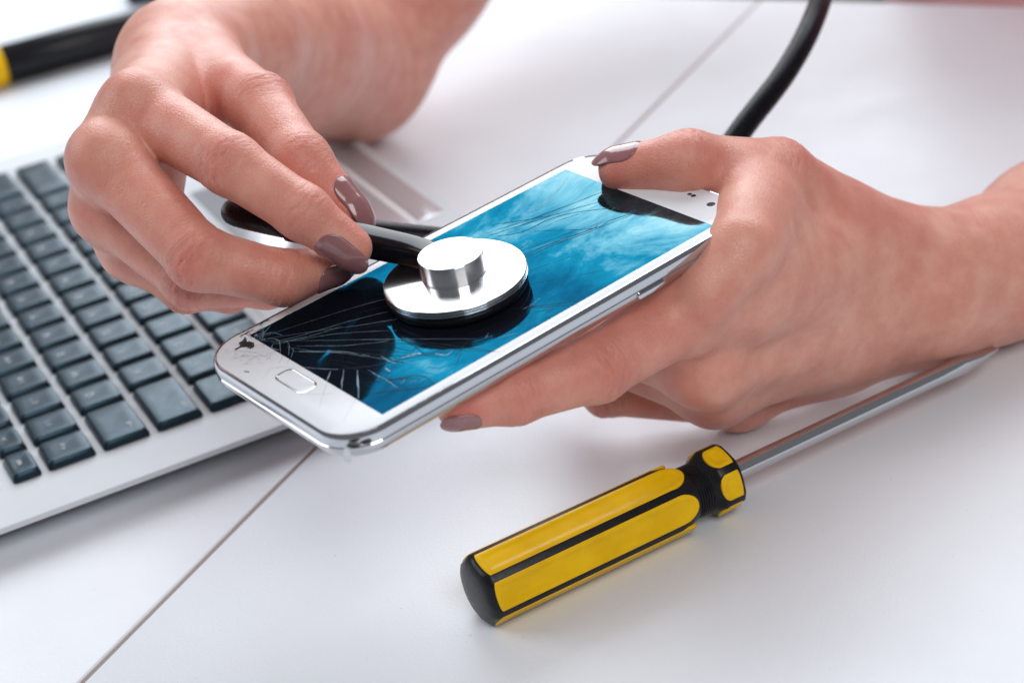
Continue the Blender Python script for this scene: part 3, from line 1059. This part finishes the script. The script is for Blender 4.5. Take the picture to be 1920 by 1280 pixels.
def build_arm(name, label, fingers, palm, arm, person, h=0.54, k_palm=9.0, extra=(), reach=()):
    """fingers: name -> dict(j=[(px,py,depth,r)x4], d=dorsal camera dir); palm/arm: round-cone lists in pixel/depth form"""
    W = lambda q: at(*q[:3])
    pts = []
    for f_ in fingers.values():
        pts += [W(q) for q in f_['j']]
    for a, b in palm:
        pts += [W(a), W(b)]
    pts += [W(q) for q in reach]
    pts = np.array(pts)
    lo_, hi_ = pts.min(0) - 16, pts.max(0) + 16

    def fill(F):
        for f_ in fingers.values():
            segs = [(W(a), a[3], W(b), b[3]) for a, b in zip(f_['j'], f_['j'][1:])]
            for a in f_.get('bumps', ()):
                segs.append((W(a), a[3], W(a) + 0.01, a[3]))
            F.chain(segs, f_.get('k', 3.0), f_.get('ko', 1.4))
        G = Field.__new__(Field)
        G.lo, G.h, G.n, G.F = F.lo, F.h, F.n, np.full(F.n, 60.0, np.float32)
        G.chain([(W(a), a[3], W(b), b[3]) for a, b in palm], k_palm, 0.5)
        G.chain([(W(a), a[3], W(b), b[3]) for a, b in arm], 14.0, 8.0)
        F.F = smin(F.F, G.F, 6.0)
        for a, b, kk in extra:
            F.chain([(W(a), a[3], W(b), b[3])], 2, kk)
        return F
    F = fill(Field(lo_, hi_, h))
    V, Q = F.mesh(3)
    ap = np.array([W(q) for sg in arm for q in sg])
    C = fill(Field(np.minimum(ap.min(0) - 50, lo_), np.maximum(ap.max(0) + 50, hi_), 1.7))
    V2, Q2 = C.mesh(14)
    ins_ = ((V2 > lo_ - 1.2) & (V2 < F.lo + (F.n - 1) * F.h + 1.2)).all(1)
    Q2 = Q2[~ins_[Q2].any(1)]
    use = np.unique(Q2)
    mp = np.zeros(len(V2), int); mp[use] = np.arange(len(use))
    Q = np.vstack([Q, mp[Q2] + len(V)])
    V = np.vstack([V, V2[use]])
    N = vnormals(V, Q)
    red = np.zeros(len(V))
    disp = np.zeros(len(V))
    for fn, f_ in fingers.items():
        J = [W(q) for q in f_['j']]
        R = [q[3] for q in f_['j']]
        dz = cdir(*f_['d'])
        for i in range(len(J)):
            tip = i == len(J) - 1
            t = J[i] - J[i - 1] if i else J[1] - J[0]
            if 0 < i < len(J) - 1:
                t = (J[i] - J[i - 1]) / np.linalg.norm(J[i] - J[i - 1]) + (J[i + 1] - J[i]) / np.linalg.norm(J[i + 1] - J[i])
            t = t / np.linalg.norm(t)
            d = V - J[i]
            near = np.abs(d).max(1) < R[i] * 2.6
            if not near.any():
                continue
            dn = d[near]
            s_ = dn @ t
            rad = np.linalg.norm(dn, axis=1)
            dm = np.clip(N[near] @ dz, 0, 1)
            amt = (0.34, 0.55, 0.34, 0.50)[min(i, 3)] if not tip else 0.5
            g = np.exp(-(s_ / (R[i] * 0.95)) ** 2) * np.exp(-np.maximum(rad - R[i] * 1.1, 0) ** 2 / 6)
            red[near] = np.maximum(red[near], amt * g * (0.35 + 0.65 * dm if not tip else 1))
            if 0 < i < len(J) - 1:
                lat = dn @ np.cross(t, dz)
                cr = f_.get('cr', 1.0)
                offs = [(-4.6, .10), (-3.2, .16), (-2.0, .22), (-0.7, .30), (0.7, .26), (1.9, .20), (3.1, .15), (4.6, .10)]
                dd = np.zeros(len(dn))
                for o_, dep in offs:
                    o_ = o_ * R[i] / 8.2
                    wob = 0.6 * np.sin(lat * 0.75 + o_ * 2.3) + 0.28 * np.sin(lat * 1.9 + o_) + 0.10 * (lat ** 2) / R[i] * np.sign(o_)
                    amp = dep * (0.65 + 0.35 * np.sin(lat * 1.1 + o_ * 5))
                    dd -= amp * 1.35 * np.exp(-((s_ - o_ - wob) / 0.36) ** 2)
                body = 0.38 * np.exp(-(s_ / (R[i] * .55)) ** 2)
                # flexion crease on the palm side
                pm = np.clip(-(N[near] @ dz), 0, 1)
                pc = -0.55 * np.exp(-((s_) / 0.7) ** 2) * pm
                disp[near] += cr * (dd + body) * np.clip(dm * 1.5 - .25, 0, 1) * (1 if i == 1 else .55) * np.exp(-np.maximum(rad - R[i] * 1.25, 0) ** 2 / 3) + pc * .6
    # position along / across the nearest finger, for the fine creases
    best = np.full(len(V), 1e9); fpos = np.zeros((len(V), 3)); crs = np.full(len(V), 0.10)
    for fn, f_ in fingers.items():
        J = [W(q) for q in f_['j']]; Rr = [q[3] for q in f_['j']]
        dz = cdir(*f_['d']); cum = 0.0; cums = []
        for i in range(len(J) - 1):
            cums.append(cum)
            l_ = np.linalg.norm(J[i + 1] - J[i]); t_ = (J[i + 1] - J[i]) / l_
            d_ = V - J[i]
            y_ = d_ @ t_
            yc = np.clip(y_, 0, l_)
            dist = np.linalg.norm(d_ - yc[:, None] * t_, axis=1) / Rr[i]
            la_ = np.cross(t_, dz); la_ /= np.linalg.norm(la_)
            m_ = dist < best
            best[m_] = dist[m_]
            fpos[m_, 0] = cum + y_[m_]; fpos[m_, 1] = d_[m_] @ la_; fpos[m_, 2] = 37.0 * list(fingers).index(fn)
            cum += l_
        cums.append(cum)
        for i in range(1, len(J) - 1):
            g = np.exp(-((fpos[:, 0] - cums[i]) / (Rr[i] * .75)) ** 2) * np.clip(N @ dz * 1.4 - .1, 0, 1)
            ok = (fpos[:, 2] == 37.0 * list(fingers).index(fn)) & (best < 1.7)
            crs[ok] = np.maximum(crs[ok], (0.10 + (.55 if i == 1 else .32) * g)[ok])
    red = np.maximum(red, 0.26 * np.clip(2.0 - best, 0, 1) * (0.3 + 0.7 * np.clip(fpos[:, 0] / 25, 0, 1)))
    crs *= np.exp(-np.maximum(best - 1.6, 0) ** 2 * 1.5)
    V = V + N * disp[:, None]
    a_ = np_mesh(name, V, Q, 'skin', person, {'red': np.clip(red, 0, 1), 'creasing': crs, 'fingerpos': fpos})
    a_['label'] = label
    bm = bmesh.new()
    bm.from_mesh(a_.data)
    ed = [e for e in bm.edges if e.is_boundary]
    try:
        bmesh.ops.bridge_loops(bm, edges=ed)
    except Exception as ex:
        print('bridge', ex)
    bmesh.ops.delete(bm, geom=[v for v in bm.verts if not v.link_faces], context='VERTS')
    for f_ in bm.faces:
        f_.smooth = True
    bm.to_mesh(a_.data)
    bm.free()
    for fn, f_ in fingers.items():
        if 'nail' in f_:
            nail(a_, W(f_['j'][-2]), W(f_['j'][-1]), f_['j'][-2][3], f_['j'][-1][3], **f_['nail'])
    return a_


def nail(parent, a, b, ra, rb, d, back=7.5, ext=3.0, w=0.92, lift=0.15, curve=0.0):
    t = (b - a) / np.linalg.norm(b - a)
    dz = cdir(*d)
    dz = dz - t * (dz @ t); dz /= np.linalg.norm(dz)
    lat = np.cross(t, dz)
    L = np.linalg.norm(b - a)
    tot = back + rb + ext
    ns, nt = 34, 21
    top = np.zeros((ns, nt, 3))
    for i in range(ns):
        u = 0.5 - 0.5 * math.cos(math.pi * i / (ns - 1))
        s_ = -back + u * tot
        k = np.clip((L + s_) / L, 0, 1)
        r = ra + (rb - ra) * k
        # rounded cuticle, nearly straight sides, rounded tip
        hw = w * max(1 - abs(2 * u - 1.0) ** 2.9, 0) ** 0.5 * (1.04 - 0.16 * u)
        hw = max(hw, 0.01)
        drop = 0.0 if s_ < 0 else 0.055 * s_ * s_ * (1 - .0) + curve * s_
        for j in range(nt):
            v = (j / (nt - 1) * 2 - 1) * hw
            an = v * 1.08
            rr = r + lift - 0.45 * max(0, 1 - u / 0.10) - 0.22 * (v / w) ** 4
            p = a + t * (L + s_) + (dz * math.cos(an) + lat * math.sin(an)) * rr - dz * drop
            top[i, j] = p
    V = top.reshape(-1, 3)
    Q = np.array([(i * nt + j, i * nt + j + 1, (i + 1) * nt + j + 1, (i + 1) * nt + j) for i in range(ns - 1) for j in range(nt - 1)])
    o = np_mesh('fingernail', V, Q, 'nail', parent)
    sm = o.modifiers.new('thick', 'SOLIDIFY')
    sm.thickness = 0.55 * MM
    sm.offset = 0
    return o


person = empty('person', frame_mtx(PO, (1, 0, 0), (0, 1, 0), (0, 0, 1)),
               'person in pink holding the phone and pressing a stethoscope on it', 'person')

# hand with the stethoscope (image left)
RH = dict(
    index=dict(j=[(265, 207, 533, 10.2), (432, 308, 505, 8.3), (568, 398, 501, 7.3), (657, 464, 503, 5.9)], d=(-.25, .05, -1),
               nail=dict(d=(-.30, .58, -.8), back=8.2, ext=1.0, w=.80), bumps=[(253, 193, 526, 9.2)]),
    middle=dict(j=[(203, 303, 520, 9.9), (374, 484, 503, 8.5), (530, 521, 507, 7.3), (615, 500, 514, 5.8)], d=(-.2, .35, -1),
                nail=dict(d=(.15, .72, -.68), back=6.5, ext=1.6, w=.80), bumps=[(192, 298, 516, 8.8)]),
    ring=dict(j=[(203, 392, 533, 9.2), (360, 524, 522, 8.0), (500, 530, 530, 7.0), (590, 505, 538, 5.7)], d=(-.2, .5, -1)),
    little=dict(j=[(250, 465, 545, 8.5), (350, 538, 553, 7.2), (430, 545, 565, 6.2), (490, 525, 575, 5.2)], d=(-.3, .6, -.8)),
    thumb=dict(j=[(385, 130, 598, 11.5), (488, 199, 552, 9.3), (563, 305, 529, 8.4), (650, 394, 525, 6.1)], d=(.55, -.35, -.75),
               nail=dict(d=(.62, -.50, -.62), back=7.0, ext=3.2, w=.80), k=4.0, ko=2.6),
)
RP = [((345, 118, 602, 12.5), (265, 205, 533, 10.2)), ((320, 122, 598, 12.5), (201, 301, 520, 9.8)), ((305, 142, 598, 12), (201, 390, 533, 9.2)),
      ((300, 165, 600, 11.5), (250, 465, 545, 8.5)), ((385, 128, 598, 11.5), (310, 145, 596, 13)),
      ((350, 145, 588, 9), (305, 235, 550, 7)), ((365, 135, 592, 9), (425, 185, 574, 7)),
      ((268, 204, 538, 7), (208, 296, 526, 7)), ((208, 296, 528, 7), (208, 385, 540, 7)), ((208, 385, 540, 6.5), (252, 458, 551, 6.5)),
      ((290, 250, 560, 10), (265, 385, 560, 10)), ((345, 105, 612, 16), (365, 105, 620, 17)), ((312, 118, 607, 14.5), (312, 119, 608, 14.5))]
RA = [((340, 103, 612, 17.5), (420, 88, 665, 24)), ((420, 88, 665, 24), (510, 95, 735, 32)), ((510, 95, 735, 32), (650, 108, 828, 35.5)),
      ((650, 108, 828, 35.5), (765, -60, 850, 36)), ((765, -60, 850, 36), (960, -330, 900, 42)), ((960, -330, 900, 42), (1160, -700, 990, 46))]
build_arm('arm', 'right arm pinching the stethoscope stem, elbow on the table', RH, RP, RA, person)

# hand holding the phone (image right)
LHD = dict(
    index=dict(j=[(1285, 583, 519, 11.0), (1118, 690, 497, 8.9), (965, 740, 485, 7.5), (862, 764, 482, 6.0)], d=(.15, .45, -1),
               nail=dict(d=(-.1, .75, -.65), back=4.2, ext=0.3, w=.52)),
    middle=dict(j=[(1322, 690, 537, 10.6), (1165, 645, 562, 8.6), (1060, 605, 585, 7.5), (980, 570, 595, 6.2)], d=(.2, .7, -.8)),
    ring=dict(j=[(1336, 733, 556, 9.4), (1160, 672, 575, 8.2), (1080, 640, 592, 7.0), (1010, 600, 602, 6.0)], d=(.1, .8, -.6)),
    little=dict(j=[(1385, 748, 585, 8.6), (1135, 736, 588, 7.1), (1075, 690, 598, 6.2), (1040, 640, 606, 5.4)], d=(.1, .8, -.6)),
    thumb=dict(j=[(1660, 470, 582, 14), (1455, 332, 549, 10.6), (1290, 307, 535, 9.0), (1166, 318, 542, 6.9)], d=(.1, -.9, -.4),
               nail=dict(d=(-.1, -.86, -.50), back=7.0, ext=1.4, w=.80), k=4.0, ko=4.0),
)
LP = [((1690, 495, 588, 15), (1285, 583, 519, 11.0)), ((1720, 540, 588, 15), (1322, 690, 537, 10.6)), ((1735, 575, 592, 14), (1336, 733, 556, 9.4)),
      ((1750, 605, 598, 12.5), (1385, 746, 585, 8.4)), ((1660, 470, 582, 15), (1700, 520, 590, 18)),
      ((1570, 430, 568, 13), (1420, 500, 530, 11)), ((1433, 392, 532, 9), (1392, 468, 511, 8.5)), ((1392, 468, 511, 8.5), (1322, 548, 508, 9)), ((1440, 400, 545, 10), (1420, 480, 530, 10)), ((1424, 345, 540, 8.5), (1406, 415, 521, 8)), ((1402, 350, 541, 7.0), (1412, 405, 526, 7.5)),
      ((1600, 470, 575, 13), (1400, 560, 526, 11)), ((1290, 590, 526, 8), (1325, 680, 541, 8)), ((1330, 690, 543, 7.5), (1345, 735, 562, 7)), ((1345, 735, 564, 6.5), (1390, 745, 588, 6.5)),
      ((1500, 620, 570, 14), (1560, 640, 585, 15)), ((1740, 530, 592, 21), (1760, 560, 600, 19))]
LA = [((1735, 535, 592, 21), (1850, 510, 606, 21)), ((1850, 510, 606, 21), (1990, 455, 632, 27)), ((1990, 455, 632, 27), (2350, 300, 720, 36))]
build_arm('arm', 'left arm gripping the phone, hand resting on the table', LHD, LP, LA, person, reach=[(1960, 470, 628)])

# pink top: torso and sleeves beyond the far table edge
tc = np.r_[edge_pt + sn * 165 + sd * 118, 0.0]
sn3 = np.r_[sn, 0.0]
RSH, LSH = tc - sn3 * 150 + np.array([0, 0, 320.0]), tc + sn3 * 150 + np.array([0, 0, 320.0])
ra_, la_ = at(960, -330, 900), at(2350, 300, 720)
lo_ = np.minimum(np.minimum(tc - 260, ra_ - 60), la_ - 70); hi_ = np.maximum(np.maximum(tc + np.array([260, 260, 430]), ra_ + 60), la_ + 70)
lo_[2] = -170
G = Field(lo_, hi_, 5.0)
U = lambda x, z: tc + sn3 * x + np.array([0, 0, z])
G.chain([(U(-70, -150), 104, U(-80, 250), 108), (U(70, -150), 104, U(80, 250), 108), (U(-80, 250), 100, RSH, 62), (U(80, 250), 100, LSH, 62)], 40, 5)
G.chain([(RSH, 60, RSH * .45 + ra_ * .55, 52)], 5, 25)
G.chain([(LSH, 60, LSH * .35 + la_ * .65, 50)], 5, 25)
V, Q = G.mesh(2)
N = vnormals(V, Q)
V = V + N * (2.2 * np.sin(V[:, 2] * .06 + V[:, 0] * .05 + 2 * np.sin(V[:, 1] * .03)) + 1.5 * np.sin(V[:, 0] * .11 - V[:, 2] * .09))[:, None]
np_mesh('shirt', V, Q, 'pink', person)
